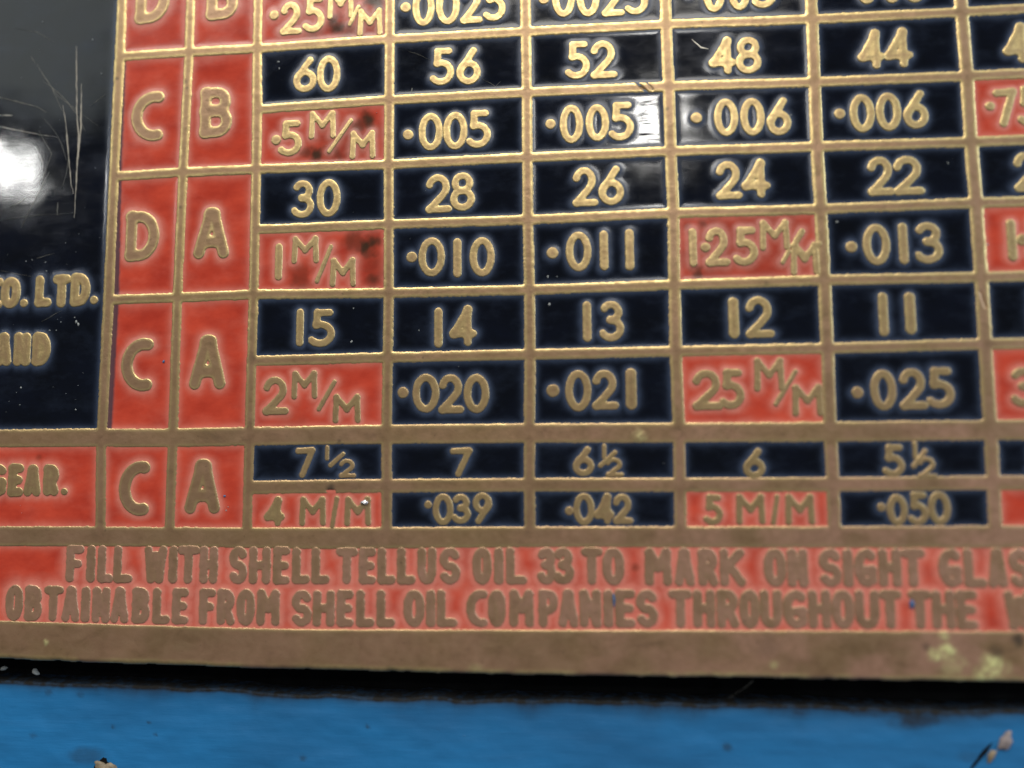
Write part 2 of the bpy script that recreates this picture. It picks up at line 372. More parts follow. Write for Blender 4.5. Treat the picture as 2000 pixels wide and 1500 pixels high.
put(7, 8, R_, [], 'blank')
# left title panel and the gear cell below it
tl = node_at(0, -1); bl = node_at(0, 7)
pq = [(U0 + 2.6, tl[1] - .45)] + [None] * 2 + [(U0 + 2.6, bl[1] + .80)]
pq[1] = (tl[0] - .45, tl[1] - .45); pq[2] = (bl[0] - .45, bl[1] + .80)
cell(pq, B_, [(i, S_TITLE) for i in
     [('E', -168, -133, 650, 716), ('N', -126, -90, 650, 716), ('G', -84, -48, 650, 716), ('L', -42, -12, 650, 715),
      ('A', -10, 22, 650, 715), ('N', 27, 58, 650, 714), ('D', 63, 98, 649, 714),
      ('C', -36, 3, 543, 603), ('O', 1, 39, 541, 602), dot(46, 592, 7), ('L', 68, 101, 538, 599), ('T', 102, 137, 537, 600),
      ('D', 138, 175, 534, 597), dot(183, 586, 7)]], 'CO. LTD. and ENGLAND')
b9 = node_at(0, 9)
cell([(U0 + 2.6, bl[1] - .74), (bl[0] - .45, bl[1] - .74), (b9[0] - .45, b9[1] + .85), (U0 + 2.6, b9[1] + .85)], R_,
     [(i, S_TITLE) for i in [('G', -24, 12, 907, 969), ('E', 15, 46, 906, 969), ('A', 46, 80, 908, 969), ('R', 84, 115, 907, 968), dot(125, 960, 6)]],
     'GEAR.', [(75, 894, 6, .4)])
# bottom band
def band_line(s, yfun):
    out = []
    for ch, a, b in s: y0, y1 = yfun((a + b) / 2); out.append((ch, a, b, y0, y1))
    return out
L1 = [('F', 130, 162), ('I', 169, 185), ('L', 190, 222), ('L', 222, 258), ('W', 282, 324), ('I', 330, 345), ('T', 346, 389), ('H', 390, 424),
      ('S', 447, 483), ('H', 487, 527), ('E', 533, 566), ('L', 570, 606), ('L', 608, 644), ('T', 656, 698), ('E', 702, 733), ('L', 737, 773),
      ('L', 775, 812), ('U', 815, 852), ('S', 859, 898), ('O', 923, 960), ('I', 965, 983), ('L', 989, 1028), ('3', 1051, 1086), ('3', 1084, 1120),
      ('T', 1135, 1177), ('O', 1178, 1218), ('M', 1260, 1311), ('A', 1317, 1357), ('R', 1363, 1403), ('K', 1407, 1455), ('O', 1492, 1536),
      ('N', 1538, 1578), ('S', 1601, 1643), ('I', 1648, 1665), ('G', 1668, 1713), ('H', 1717, 1760), ('T', 1760, 1807), ('G', 1833, 1879),
      ('L', 1882, 1928), ('A', 1930, 1968), ('S', 1971, 2013), ('S', 2017, 2058)]
L2 = [('O', 11, 44), ('B', 48, 82), ('T', 86, 121), ('A', 121, 155), ('I', 159, 174), ('N', 180, 214), ('A', 216, 251), ('B', 258, 292),
      ('L', 298, 332), ('E', 336, 368), ('F', 389, 421), ('R', 423, 459), ('O', 462, 497), ('M', 501, 546), ('S', 570, 608), ('H', 611, 653),
      ('E', 657, 691), ('L', 695, 732), ('L', 735, 772), ('O', 789, 828), ('I', 833, 849), ('L', 853, 893), ('C', 911, 951), ('O', 953, 988),
      ('M', 994, 1043), ('P', 1052, 1090), ('A', 1091, 1129), ('N', 1133, 1173), ('I', 1179, 1197), ('E', 1203, 1240), ('S', 1243, 1284),
      ('T', 1307, 1351), ('H', 1354, 1397), ('R', 1401, 1443), ('O', 1445, 1483), ('U', 1485, 1527), ('G', 1529, 1576), ('H', 1579, 1623),
      ('O', 1624, 1669), ('U', 1671, 1717), ('T', 1717, 1762), ('T', 1776, 1819), ('H', 1821, 1866), ('E', 1868, 1910), ('W', 1962, 2020),
      ('O', 2024, 2066), ('R', 2070, 2110), ('L', 2114, 2152), ('D', 2156, 2198)]
y1f = lambda x: (np.interp(x, [0, 400, 700, 1100, 1400, 1800, 2100], [1064, 1067, 1069, 1068, 1071, 1071, 1071]),
                 np.interp(x, [0, 150, 400, 700, 1100, 1400, 1800, 2100], [1134, 1136, 1139, 1141, 1142, 1145, 1147, 1148]))
y2f = lambda x: (np.interp(x, [0, 200, 600, 1200, 1900, 2200], [1142, 1146, 1152, 1151, 1152, 1152]),
                 np.interp(x, [0, 200, 600, 1200, 1900, 2200], [1211, 1216, 1224, 1225, 1230, 1231]))
g = 2.6
cell([(U0 + g, P(0, 1064)[1]), P(0, 1066), P(300, 1067), P(620, 1072), P(1100, 1068), P(2000, 1070), (U1 - g, P(2000, 1070)[1]),
      (U1 - g, P(2000, 1234)[1]), P(2000, 1234), P(1500, 1232), P(1000, 1231), P(600, 1230), P(250, 1221), P(0, 1213), (U0 + g, P(0, 1208)[1])],
     R_, [(i, S_BAND) for i in band_line(L1, y1f) + band_line(L2, y2f)], 'FILL WITH SHELL TELLUS OIL and OBTAINABLE FROM SHELL OIL COMPANIES',
     [(1242, 1108, 8, .5)])

# ---- signed distance of an outline (negative inside) ---------------------------
def poly_sdf(q, X, Y):
    n = len(q); d = np.full(X.shape, 1e9); inside = np.zeros(X.shape, bool)
    for i in range(n):
        (ax, ay), (bx, by) = q[i], q[(i + 1) % n]
        d = np.minimum(d, seg_dist(X, Y, [(ax, ay), (bx, by)]))
        c = (ay > Y) != (by > Y)
        with np.errstate(divide='ignore', invalid='ignore'):
            xi = (bx - ax) * (Y - ay) / (by - ay + 1e-12) + ax
        inside ^= c & (X < xi)
    return np.where(inside, -d, d)
def inset(q, r_):
    q = np.array(q); c = q.mean(0); s = np.sign(q - c); return [tuple(p) for p in q - s * r_]
def cell_sdf(c, X, Y):
    return poly_sdf(inset(c['q'], c['rad']), X, Y) - c['rad']
for c in cells:
    a = np.array(c['q']); c['bb'] = (a[:, 0].min(), a[:, 0].max(), a[:, 1].min(), a[:, 1].max())

# ---- the plate -------------------------------------------------------------------
ORIGIN = (0.0, 0.0, V0 * MM)
plate = bpy.data.objects.new('lathe_chart_plate', None); scene.collection.objects.link(plate); plate.location = ORIGIN
plate.empty_display_size = 0.01
plate['label'] = 'tarnished brass chart plate with red and black enamel cells of raised thread numbers'
plate['category'] = 'metal sign'
BACK = (0, 0, -V0 * MM)

def px_blobs(X, Y, blobs):
    o = np.zeros(X.shape)
    for x, y, rr, a in blobs:
        u, v = P(x, y); s = rr * .042
        jx = (fbm(X * 1.3 + 3, Y * 1.3) - .5) * 1.2 * s; jy = (fbm(X * 1.3 + 40, Y * 1.3 + 9) - .5) * 1.2 * s
        d = np.hypot(X - u + jx, Y - v + jy) / s
        o = np.maximum(o, a * (1 - sstep(.15, 1.55, d)))
    return o

# brass frame: every rail and border as one continuous etched relief
step = 0.078
us = np.arange(U0, U1 + step, step); vs = np.arange(V0 - .6, V1 + step, step)
X, Y = np.meshgrid(us, vs)
D = np.full(X.shape, 1e3)                               # distance from the nearest cell, positive on the rails
jit = (fbm(X * 6.5, Y * 6.5, 3) - .5) * .085 + (fbm(X * 1.1 + 9, Y * 1.1, 2) - .5) * .05
for c in cells:
    b = c['bb']; m = 1.3
    i0, i1 = np.searchsorted(us, [b[0] - m, b[1] + m]); j0, j1 = np.searchsorted(vs, [b[2] - m, b[3] + m])
    xs, ys = X[j0:j1, i0:i1], Y[j0:j1, i0:i1]
    D[j0:j1, i0:i1] = np.minimum(D[j0:j1, i0:i1], cell_sdf(c, xs, ys))
D = np.minimum(D, 3.0) + jit
# outer edge of the plate: the bottom edge is slightly bowed
eb = [P(x, y) for x, y in ((-250, 1280), (0, 1288), (250, 1298), (500, 1306), (750, 1313), (1000, 1319), (1250, 1323), (1500, 1326), (1750, 1330), (2000, 1333))]
EDGE = lambda u: np.interp(u, [U0] + [p[0] for p in eb] + [U1], [eb[0][1]] + [p[1] for p in eb] + [eb[-1][1]])
edge = np.minimum(np.minimum(X - U0, U1 - X), np.minimum(V1 - Y, Y - EDGE(X))) + (fbm(X * .8, Y * 0 + 3) - .5) * .16
W = .115 * (1 - sstep(-.09, .0, D))                      # etched wall
W += .016 * (1 - sstep(-.02, .22, D))                      # rounded shoulder
W += (fbm(X * 1.5 + 5, Y * 1.5 + 8) - .5) * .022
roll = np.clip(.42 - edge, 0, None); W += roll ** 2 * 1.3
W += np.where(edge < 0, 1.6, 0)
# dents and a notch cut across a rail
for (x0, y0, x1, y1, rr, dep) in ((1243, 160, 1266, 183, .09, .13), (640, 958, 652, 960, .14, .10), (1262, 158, 1275, 176, .06, .06), (1246, 856, 1256, 848, .22, -.03), (1915, 570, 1925, 600, .1, .05)):
    d = seg_dist(X, Y, [P(x0, y0), P(x1, y1)]); W += dep * np.exp(-(d / rr) ** 2)
wear_light = np.exp(-((D - .08) / .13) ** 2) * .95 + .13 * np.exp(-(np.clip(D, 0, 9) / .5) ** 2)
wear_light = np.maximum(wear_light, .9 * np.exp(-((edge - .22) / .22) ** 2) * sstep(.3, .55, fbm(X * .35 + 30, Y * .1)))
wear_light *= .62 + .75 * fbm(X * .9 + 60, Y * .9)
wear_light *= np.where(Y < EDGE(X) + 1, .8, np.interp(Y, [-20, -9, 4, 16], [.32, .42, .85, 1.0]))  # lower rows duller: fall-off of the light put into the brass colour
spot = px_blobs(X, Y, [(1826, 1280, 12, .9), (1850, 1272, 14, 1), (1845, 1244, 9, .7), (1938, 1302, 19, 1), (1925, 1318, 16, .8), (1965, 1305, 10, .5),
                       (1249, 853, 12, .45), (1512, 1300, 8, .35), (930, 1312, 14, .2), (90, 1253, 6, .6), (1860, 1305, 22, .3)])
grime = px_blobs(X, Y, [(1988, 1250, 11, .8), (645, 956, 9, .7), (663, 862, 5, .5), (491, 697, 11, .35), (229, 153, 4, .7), (362, 160, 5, .5), (365, 172, 4, .6),
                        (1303, 212, 5, .6), (1810, 1262, 8, .5), (1945, 1275, 12, .5), (352, 405, 4, .6), (1498, 552, 5, .4), (1500, 1262, 24, .2), (763, 1311, 10, .7)])
blush = np.interp(X, [-46, 0, 12, 40], [.18, .25, .55, .9]) * np.interp(Y, [-27, -12, 0, 20], [1, .85, .5, .25]) * sstep(.25, .7, fbm(X * .35 + 2, Y * .5 + 6))
spot *= sstep(.30, .50, fbm(X * 2.6 + 4, Y * 2.6 + 1)) * .7 + .3; W -= .09 * spot * fbm(X * 3.3, Y * 3.3)
keep = (D > -.14) & (edge > -.06)
fr = grid_mesh('raised_frame', X, Y, W, keep, dict(wear_light=np.clip(wear_light, 0, 1), spot=spot, grime=grime, blush=blush))
link('raised_frame', fr, M_BRASS, plate, BACK, 'raised brass rails and border round the enamel cells')

# backing sheet with its rim
n = 90; uu = np.linspace(U0, U1, n); low = EDGE(uu) + .06
ring = [(a, b) for a, b in zip(uu, low)] + [(U1, V1), (U0, V1)]
vv = []; ff = []
top = [(a, .30, b) for a, b in ring]; bot = [(a, 1.35, b) for a, b in ring]
me = bpy.data.meshes.new('backing_sheet')
k = len(ring)
me.from_pydata([tuple(c_ * MM for c_ in p) for p in top + bot], [], [tuple(range(k)), tuple(range(2 * k - 1, k - 1, -1))] + [(i, i + k, (i + 1) % k + k, (i + 1) % k) for i in range(k)])
link('backing_sheet', me, M_BRASS, plate, BACK)

# ---- letter shapes: centre lines in a unit box ----------------------------------
def arc(cx, cy, rx, ry, a0, a1, n=14):
    t = np.radians(np.linspace(a0, a1, n)); return [(cx + rx * math.cos(a), cy + ry * math.sin(a)) for a in t]
def shape(ch):
    if ch == '.': return [[(.5, .5)]]
    if ch == '/': return [[(0, 0), (1, 1)]]
    if ch in '1I': return [[(.5, 0), (.5, 1)]]
    if ch == '0': return [arc(.5, .5, .5, .5, 0, 360, 26)]
    if ch == '2': return [arc(.44, .69, .44, .31, 165, -30, 14) + [(.62, .38), (0, 0)], [(0, 0), (1, 0)]]
    if ch == '3': return [arc(.40, .765, .50, .235, 150, -75, 12) + [(.36, .535)], [(.36, .535)] + arc(.38, .27, .62, .27, 75, -150, 14)]
    if ch == '4': return [[(.72, 0), (.72, 1)], [(.72, 1), (0, .27)], [(0, .27), (1, .27)]]
    if ch == '5': return [[(.88, 1), (.18, 1)], [(.18, 1), (.13, .60)], [(.13, .60)] + arc(.36, .31, .64, .31, 98, -140, 14)]
    if ch == '6': return [[(.80, 1), (.52, .78), (.22, .53), (.04, .36)], arc(.5, .29, .5, .29, 0, 360, 22)]
    if ch == '9': return [[(.20, 0), (.48, .22), (.78, .47), (.96, .64)], arc(.5, .71, .5, .29, 0, 360, 22)]
    if ch == '7': return [[(0, .98), (1, 1)], [(1, 1), (.32, 0)]]
    if ch == '8': return [arc(.5, .765, .41, .235, 0, 360, 20), arc(.5, .265, .5, .265, 0, 360, 20)]
    if ch == 'M': return [[(0, 0), (.04, 1)], [(.04, 1), (.5, .48)], [(.5, .48), (.96, 1)], [(.96, 1), (1, 0)]]
    if ch == 'W': return [[(0, 1), (.22, 0)], [(.22, 0), (.5, .8)], [(.5, .8), (.78, 0)], [(.78, 0), (1, 1)]]
    if ch == 'V': return [[(.33, 1), (.06, .62), (0, .42)], [(0, .42), (.42, 0)], [(.42, 0), (1, .5)]]
    if ch == 'A': return [[(0, 0), (.42, 1)], [(.58, 1), (1, 0)], [(.2, .28), (.8, .28)], [(.42, 1), (.58, 1)]]
    if ch == 'B': return [[(0, 0), (0, 1)], [(0, 1), (.4, 1)] + arc(.5, .77, .42, .23, 90, -90, 10) + [(0, .54)], [(0, .54), (.4, .54)] + arc(.5, .27, .5, .27, 90, -90, 10) + [(0, 0)]]
    if ch == 'C': return [arc(.86, .5, .86, .5, 78, 282, 22)]
    if ch == 'D': return [[(0, 0), (0, 1)], [(0, 1), (.35, 1)] + arc(.35, .5, .65, .5, 90, -90, 16) + [(0, 0)]]
    if ch == 'E': return [[(0, 0), (0, 1)], [(0, 1), (1, 1)], [(0, .5), (.85, .5)], [(0, 0), (1, 0)]]
    if ch == 'F': return [[(0, 0), (0, 1)], [(0, 1), (1, 1)], [(0, .5), (.8, .5)]]
    if ch == 'G': return [arc(.6, .5, .6, .5, 55, 270, 20) + [(1, .08), (1, .42)], [(1, .42), (.6, .42)]]
    if ch == 'H': return [[(0, 0), (0, 1)], [(1, 0), (1, 1)], [(0, .5), (1, .5)]]
    if ch == 'K': return [[(0, 0), (0, 1)], [(0, .42), (.95, 1)], [(.25, .6), (1, 0)]]
    if ch == 'L': return [[(0, 0), (0, 1)], [(0, 0), (1, 0)]]
    if ch == 'N': return [[(0, 0), (0, 1)], [(0, 1), (1, 0)], [(1, 0), (1, 1)]]
    if ch == 'O': return [arc(.5, .62, .5, .38, 180, 0, 12) + arc(.5, .38, .5, .38, 0, -180, 12) + [(0, .62)]]
    if ch == 'P': return [[(0, 0), (0, 1)], [(0, 1), (.45, 1)] + arc(.45, .72, .55, .28, 90, -90, 10) + [(0, .44)]]
    if ch == 'R': return [[(0, 0), (0, 1)], [(0, 1), (.45, 1)] + arc(.45, .74, .5, .26, 90, -90, 10) + [(0, .48)], [(.5, .48), (1, 0)]]
    if ch == 'S': return [arc(.5, .74, .5, .26, 30, 270, 14) + arc(.5, .25, .5, .25, 90, -150, 14)]
    if ch == 'T': return [[(0, 1), (1, 1)], [(.5, 1), (.5, 0)]]
    if ch == 'U': return [[(0, 1), (0, .35)] + arc(.5, .35, .5, .35, 180, 360, 12) + [(1, 1)]]
    raise KeyError(ch)

def strokes(ch, w, h, r_):
    """centre lines in mm inside a box w x h, centred"""
    sw, sh = max(w - 2 * r_, 0), max(h - 2 * r_, 0)
    return [[((x - .5) * sw, (y - .5) * sh) for x, y in s] for s in shape(ch)]
def glyph_dist(sts, x, y, k):
    d = None
    for s in sts:
        e = seg_dist(x, y, s); d = e if d is None else smin(d, e, k)
    return d

_cache = {}
def glyph_mesh(ch, w, h, r_, k, sty, lvl=0):
    """raised character; wq, hq are rounded so that alike characters share one mesh"""
    q = lambda a: max(.05, round(a / .14) * .14)
    var = len(_cache) % 3
    key = (ch, q(w), q(h), sty, lvl)
    if key in _cache: return _cache[key]
    W_, H_ = key[1], key[2]
    if ch in '.1I': W_ = w
    if ch == '.': H_ = h
    st = .042 if sty != S_BIG else .055
    m = .16
    xs = np.arange(-W_ / 2 - m, W_ / 2 + m + st, st); ys = np.arange(-H_ / 2 - m, H_ / 2 + m + st, st)
    x, y = np.meshgrid(xs, ys)
    s = strokes(ch, W_, H_, r_)
    o = 31.7 * len(_cache)
    d = glyph_dist(s, x, y, k) - r_ + (fbm(x * 3.2 + o, y * 3.2 + o, 3) - .5) * {S_BIG: .04, S_BAND: .10}.get(sty, .06)
    z = -.020 + .120 * sstep(.0, .065, d) + .006 * sstep(-.22, -.0, d) + (fbm(x * 2 + o, y * 2, 2) - .5) * .018
    wr = (np.exp(-((d + .05) / .12) ** 2) * {S_BIG: .8, S_BAND: .35}.get(sty, .25) + {S_BIG: .04, S_BAND: .15}.get(sty, .62) * np.exp(-((d + .10) / .34) ** 2)) * {S_BAND: .34, S_BIG: .95, S_SM: .8, S_M: .85}.get(sty, 1.0) * (1.0, .78, .5)[lvl]  # lower levels less bright, the overhead light's fall-off held in the colour
    wr *= .70 + .6 * fbm(x * 1.7 + o, y * 1.7 + 4)
    me = grid_mesh('character', x, y, z, d < .14, dict(wear_light=np.clip(wr, 0, 1), spot=x * 0, grime=x * 0, blush=(1.15 * fbm(x + o, y * .6 + o) if sty == S_BAND else .12 * (sty == S_BIG)) + x * 0))
    _cache[key] = me
    return me
NAMES = {'.': 'decimal_point', '/': 'slash', 'V': 'slash'}

ENAMEL_W = .072                                            # enamel level below the rail tops
for c in cells:
    b = c['bb']; big = c['says'].startswith('CO.')
    st = .16 if big else (.11 if (b[1] - b[0]) < 20 else .12)
    m = .30
    xs = np.arange(b[0] - m, b[1] + m, st); ys = np.arange(b[2] - m, b[3] + m, st)
    x, y = np.meshgrid(xs, ys)
    sd = cell_sdf(c, x, y)
    near = np.clip(-sd, 0, None)
    glyphs = []
    gd = np.full(x.shape, 9.0)
    for (it, sty) in c['text']:
        ch, x0, x1, y0, y1 = it
        u0, v1 = P(x0, y0); u1, v0 = P(x1, y1); uc, vc = P((x0 + x1) / 2, (y0 + y1) / 2)
        w = abs(u1 - u0); h = abs(v1 - v0)
        a, _ = P(x0, (y0 + y1) / 2); b_, _ = P(x1, (y0 + y1) / 2); w = b_ - a
        _, a = P((x0 + x1) / 2, y0); _, b_ = P((x0 + x1) / 2, y1); h = a - b_
        sty = sty or (S_M if ch in 'MV/' else (S_SM if h < 1.9 else S_D))
        rr, kk = STY[sty]
        r_ = rr * (h if sty not in (S_M,) else 2.35) if not (sty == S_SM) else .155
        if sty == S_D: r_ = .092 * 3.15 if h > 2.9 else .092 * 2.75
        if sty == S_D and h < 2.75: r_ = .235
        if ch in '1' and sty == S_D: r_ = w / 2 * .95
        if ch == '/': r_ = .165
        if ch == '.': r_ = w / 2
        if ch in 'I': r_ = w / 2
        k = {S_BIG: .30, S_BAND: .13, S_TITLE: .15}.get(sty, .14)
        if ch == '4': k = .34
        me = glyph_mesh(ch, w, h, r_, k, sty, 0 if vc > 9 else (1 if vc > -3 else 2))
        glyphs.append((ch, me, uc, vc))
        mk = (np.abs(x - uc) < w / 2 + 1.2) & (np.abs(y - vc) < h / 2 + 1.2)
        if mk.any():
            d = glyph_dist(strokes(ch, w, h, r_), x[mk] - uc, y[mk] - vc, k) - r_
            gd[mk] = np.minimum(gd[mk], d)
    gd = np.clip(gd, 0, None)
    if c['says'].startswith('FILL'): sig_g = .55
    else: sig_g = None
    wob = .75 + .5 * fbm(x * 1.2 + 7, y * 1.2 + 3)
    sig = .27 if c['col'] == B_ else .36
    film_sheen = np.maximum((.80 if c['col'] == B_ else .62) * np.exp(-(near / (sig * wob)) ** 1.4), 1.0 * np.exp(-(gd / (((sig_g or sig) + .06) * wob)) ** 1.5))  # pale rims: residue on red; on black, reflected light put into colour
    near_all = np.minimum(near, gd)
    z = ENAMEL_W - .034 * np.exp(-near_all / .16) + (fbm(x * .30 + 11, y * .30, 2) - .5) * .020
    if abs(b[0] - 0.4) < 1.5 and 14 < b[2] < 18:           # rubbed patch beside the last figure
        pu, pv = P(1264, 238); z = z + .015 * (fbm(x * .9, y * 4.2 + 3, 4) - .5) * np.exp(-(((x - pu) / 1.6) ** 2 + ((y - pv) / 2.4) ** 2))
    stain = px_blobs(x, y, c['stains']) if c['stains'] else x * 0
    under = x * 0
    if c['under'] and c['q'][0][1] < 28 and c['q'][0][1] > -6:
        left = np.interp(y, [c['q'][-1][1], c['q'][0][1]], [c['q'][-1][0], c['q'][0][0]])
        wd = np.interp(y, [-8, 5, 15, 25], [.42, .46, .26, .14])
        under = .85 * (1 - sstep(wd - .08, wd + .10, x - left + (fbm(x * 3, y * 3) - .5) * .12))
    me = grid_mesh('enamel_cell', x, y, z, sd < .22, dict(film_sheen=np.clip(film_sheen, 0, 1), stain=stain, underlap=under))
    colour = 'red' if c['col'] == R_ else 'black'
    what = 'blank %s enamel cell' % colour if c['says'] == 'blank' else '%s enamel cell with raised brass %s' % (colour, c['says'])
    nm = 'enamel_panel' if (b[1] - b[0]) > 15 else 'enamel_cell'
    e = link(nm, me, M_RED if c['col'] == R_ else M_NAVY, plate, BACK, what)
    for (ch, me, uc, vc) in glyphs:
        nm = NAMES.get(ch, 'digit' if ch.isdigit() else 'letter')
        link(nm, me, M_BRASS, e, (uc * MM, 0, vc * MM))
    c['obj'] = e

# ---- scratches, specks ------------------------------------------------------------
def ribbon(pts, width, w, seed=0, taper=True):
    """thin raised ridge along plate points, mm"""
    pts = [P(*p) for p in pts]; out = []
    for (a, b) in zip(pts[:-1], pts[1:]):
        L = math.hypot(b[0] - a[0], b[1] - a[1]); k = max(2, int(L / .35))
        for i in range(k): t = i / k; out.append((a[0] + (b[0] - a[0]) * t, a[1] + (b[1] - a[1]) * t))
    out.append(pts[-1]); out = np.array(out); n = len(out); rs = np.random.RandomState(seed)
    out += rs.normal(0, .012, out.shape)
    tg = np.gradient(out, axis=0); tg /= np.linalg.norm(tg, axis=1)[:, None] + 1e-9; nr = np.stack([-tg[:, 1], tg[:, 0]], 1)
    t = np.linspace(0, 1, n); wd = width * (.35 + .8 * rs.rand(n)) * (np.sin(np.pi * np.clip(t, .04, .96)) ** .5 if taper else 1)
    V = []; Fq = []
    for i in range(n):
        for s, dz in ((-1, .03), (0, 0), (1, .03)):
            q = out[i] + nr[i] * wd[i] * s; V.append((q[0] * MM, (w + dz) * MM, q[1] * MM))
    for i in range(n - 1):
        a = i * 3
        for j in (0, 1): Fq.append((a + j, a + j + 1, a + j + 4, a + j + 3))
    return mesh('scratch', V, Fq)
title = [c for c in cells if c['says'].startswith('CO.')][0]['obj']
SCR = [([(148, 90), (149, 225), (153, 262), (147, 375), (144, 425)], .075, M_RAW), ([(158, 163), (157, 250), (148, 345)], .075, M_RAW),
       ([(122, 205), (127, 235), (138, 360), (143, 378)], .065, M_RAW), ([(-40, 240), (0, 247), (75, 262), (112, 267)], .03, M_PALE),
       ([(-30, 184), (0, 190), (72, 208), (90, 219)], .035, M_SCRATCH), ([(95, 335), (70, 385), (40, 445)], .03, M_SCRATCH),
       ([(112, 395), (111, 420)], .04, M_SCRATCH), ([(-20, 224), (24, 225)], .05, M_PALE), ([(60, 110), (100, 170), (120, 215)], .018, M_SCRATCH),
       ([(30, 55), (70, 62), (105, 82)], .016, M_SCRATCH), ([(80, 140), (110, 185), (190, 245)], .016, M_SCRATCH),
       ([(70, 504), (106, 494)], .03, M_SCRATCH), ([(80, 628), (120, 606)], .022, M_SCRATCH), ([(0, 528), (60, 540)], .016, M_SCRATCH),
       ([(175, 207), (205, 184)], .02, M_SCRATCH), ([(75, 255), (100, 300), (82, 350)], .03, M_SCRATCH), ([(0, 430), (70, 420), (150, 415)], .014, M_SCRATCH)]
for i in range(6):                                      # fine swirl marks of polishing
    a = rng.rand() * 6.28; R0 = 60 + 150 * rng.rand(); t0 = rng.rand() * 2.2 - 1.3; x0, y0 = -30 + 30 * rng.rand(), 300 + 50 * rng.rand()
    arc_ = [(x0 + R0 * math.cos(t), y0 + R0 * math.sin(t)) for t in np.linspace(t0, t0 + .35 + .5 * rng.rand(), 7)]
    if max(p[0] for p in arc_) < 205 and min(p[0] for p in arc_) > -60: SCR.append((arc_, .010 + .010 * rng.rand(), M_SCRATCH))
for i, (pts, wd, m_) in enumerate(SCR):
    link('scratch', ribbon(pts, wd, ENAMEL_W - .035, i), m_, title, (0, 0, 0))
def cell_obj(says, k=0): return [c for c in cells if c['says'] == says][k]['obj']
for says, k, pts, wd, m_ in (('48', 0, [(1352, 76), (1360, 84), (1370, 92), (1384, 95)], .075, M_PALE), ('56', 0, [(795, 98), (815, 105), (842, 117)], .02, M_SCRATCH),
                             ('56', 0, [(940, 152), (968, 168), (978, 158)], .025, M_SCRATCH), ('56', 0, [(805, 171), (803, 182)], .08, M_SCRATCH)):
    link('scratch', ribbon(pts, wd, ENAMEL_W - .04, 50), m_, cell_obj(says, k), (0, 0, 0))
def blob_mesh(name, u, v, w, ru, rv, rh, seed, rot=0.0, n=9):
    """irregular flattened lump"""
    rs = np.random.RandomState(seed); V = []; Fq = []
    ph = rs.rand(3) * 6.28
    for j in range(n):
        a = (j / (n - 1)) * math.pi / 2
        for i in range(2 * n):
            t = i / (2 * n) * 2 * math.pi; k = 1 + .16 * math.sin(2 * t + ph[0]) + .14 * math.sin(3 * t + ph[1]) + .10 * math.sin(5 * t + ph[2]) + .08 * math.sin(9 * t + ph[0])
            x_, y_ = ru * k * math.cos(a) * math.cos(t), rv * k * math.cos(a) * math.sin(t)
            V.append(((u + x_ * math.cos(rot) - y_ * math.sin(rot)) * MM, (w - rh * math.sin(a) * (1 + .3 * rs.rand())) * MM,
                      (v + x_ * math.sin(rot) + y_ * math.cos(rot)) * MM))
    for j in range(n - 1):
        for i in range(2 * n):
            a = j * 2 * n; i2 = (i + 1) % (2 * n); Fq.append((a + i, a + i2, a + 2 * n + i2, a + 2 * n + i))
    return mesh(name, V, Fq)
u, v = P(712, 981); link('glint_lump', blob_mesh('glint_lump', u, v, -.06, .36, .18, .16, 3, .15), M_GLINT, cell_obj('4 M/M'), (0, 0, 0))  # shiny lump added to stand in for a glint on the letter
for x_, y_, ru, rv, par in ((1781, 1180, .22, .30, 'FILL WITH SHELL TELLUS OIL and OBTAINABLE FROM SHELL OIL COMPANIES'), (1199, 1172, .10, .50, 'FILL WITH SHELL TELLUS OIL and OBTAINABLE FROM SHELL OIL COMPANIES'),
                            (438, 969, .09, .11, 'A'), (319, 706, .10, .13, 'C')):
    u, v = P(x_, y_); obs = [c['obj'] for c in cells if c['says'] == par]
    link('paint_fleck', blob_mesh('paint_fleck', u, v, ENAMEL_W - .03 if ru < .2 and rv < .2 else -.03, ru, rv, .07, int(x_), 0, 6), M_BLUESPOT, obs[-1] if par == 'A' or len(obs) == 1 else obs[1], (0, 0, 0))
# dust specks, too many and too small to pick apart
rs = np.random.RandomState(11); DV = []; DF = []
known = [(82, 42), (197, 143), (180, 77), (50, 510), (62, 507), (90, 529), (88, 512), (109, 645), (96, 645), (148, 628), (152, 633), (147, 800), (118, 629), (145, 620), (40, 757),
         (543, 120), (545, 133), (818, 645), (686, 667), (690, 602), (1635, 433), (1852, 318), (1073, 594), (1070, 540), (1088, 540), (1545, 224), (1916, 577), (1930, 477), (36, 545), (445, 990), (441, 997)]
pts = known + [(rs.uniform(0, 2000), rs.uniform(0, 1300)) for _ in range(70)] + [(rs.uniform(0, 215), rs.uniform(60, 820)) for _ in range(35)]
for i, (x_, y_) in enumerate(pts):
    u, v = P(x_, y_); s = (.035 + .05 * rs.rand() ** 2) * (1.3 if i < len(known) else .42); a = rs.rand() * 6.28; k = len(DV); e_ = 1 + rs.rand()
    for t in range(5):
        c_, s_ = math.cos(t * 1.2566), math.sin(t * 1.2566); xx, yy = s * e_ * c_, s * s_
        DV.append(((u + xx * math.cos(a) - yy * math.sin(a)) * MM, (ENAMEL_W - .02) * MM, (v + xx * math.sin(a) + yy * math.cos(a)) * MM))
    DV.append((u * MM, (ENAMEL_W - .075) * MM, v * MM))
    DF += [(k + t, k + (t + 1) % 5, k + 5) for t in range(5)]
du = link('dust_specks', mesh('dust_specks', DV, DF, smooth=False), M_DUST, plate, BACK); du['kind'] = 'stuff'

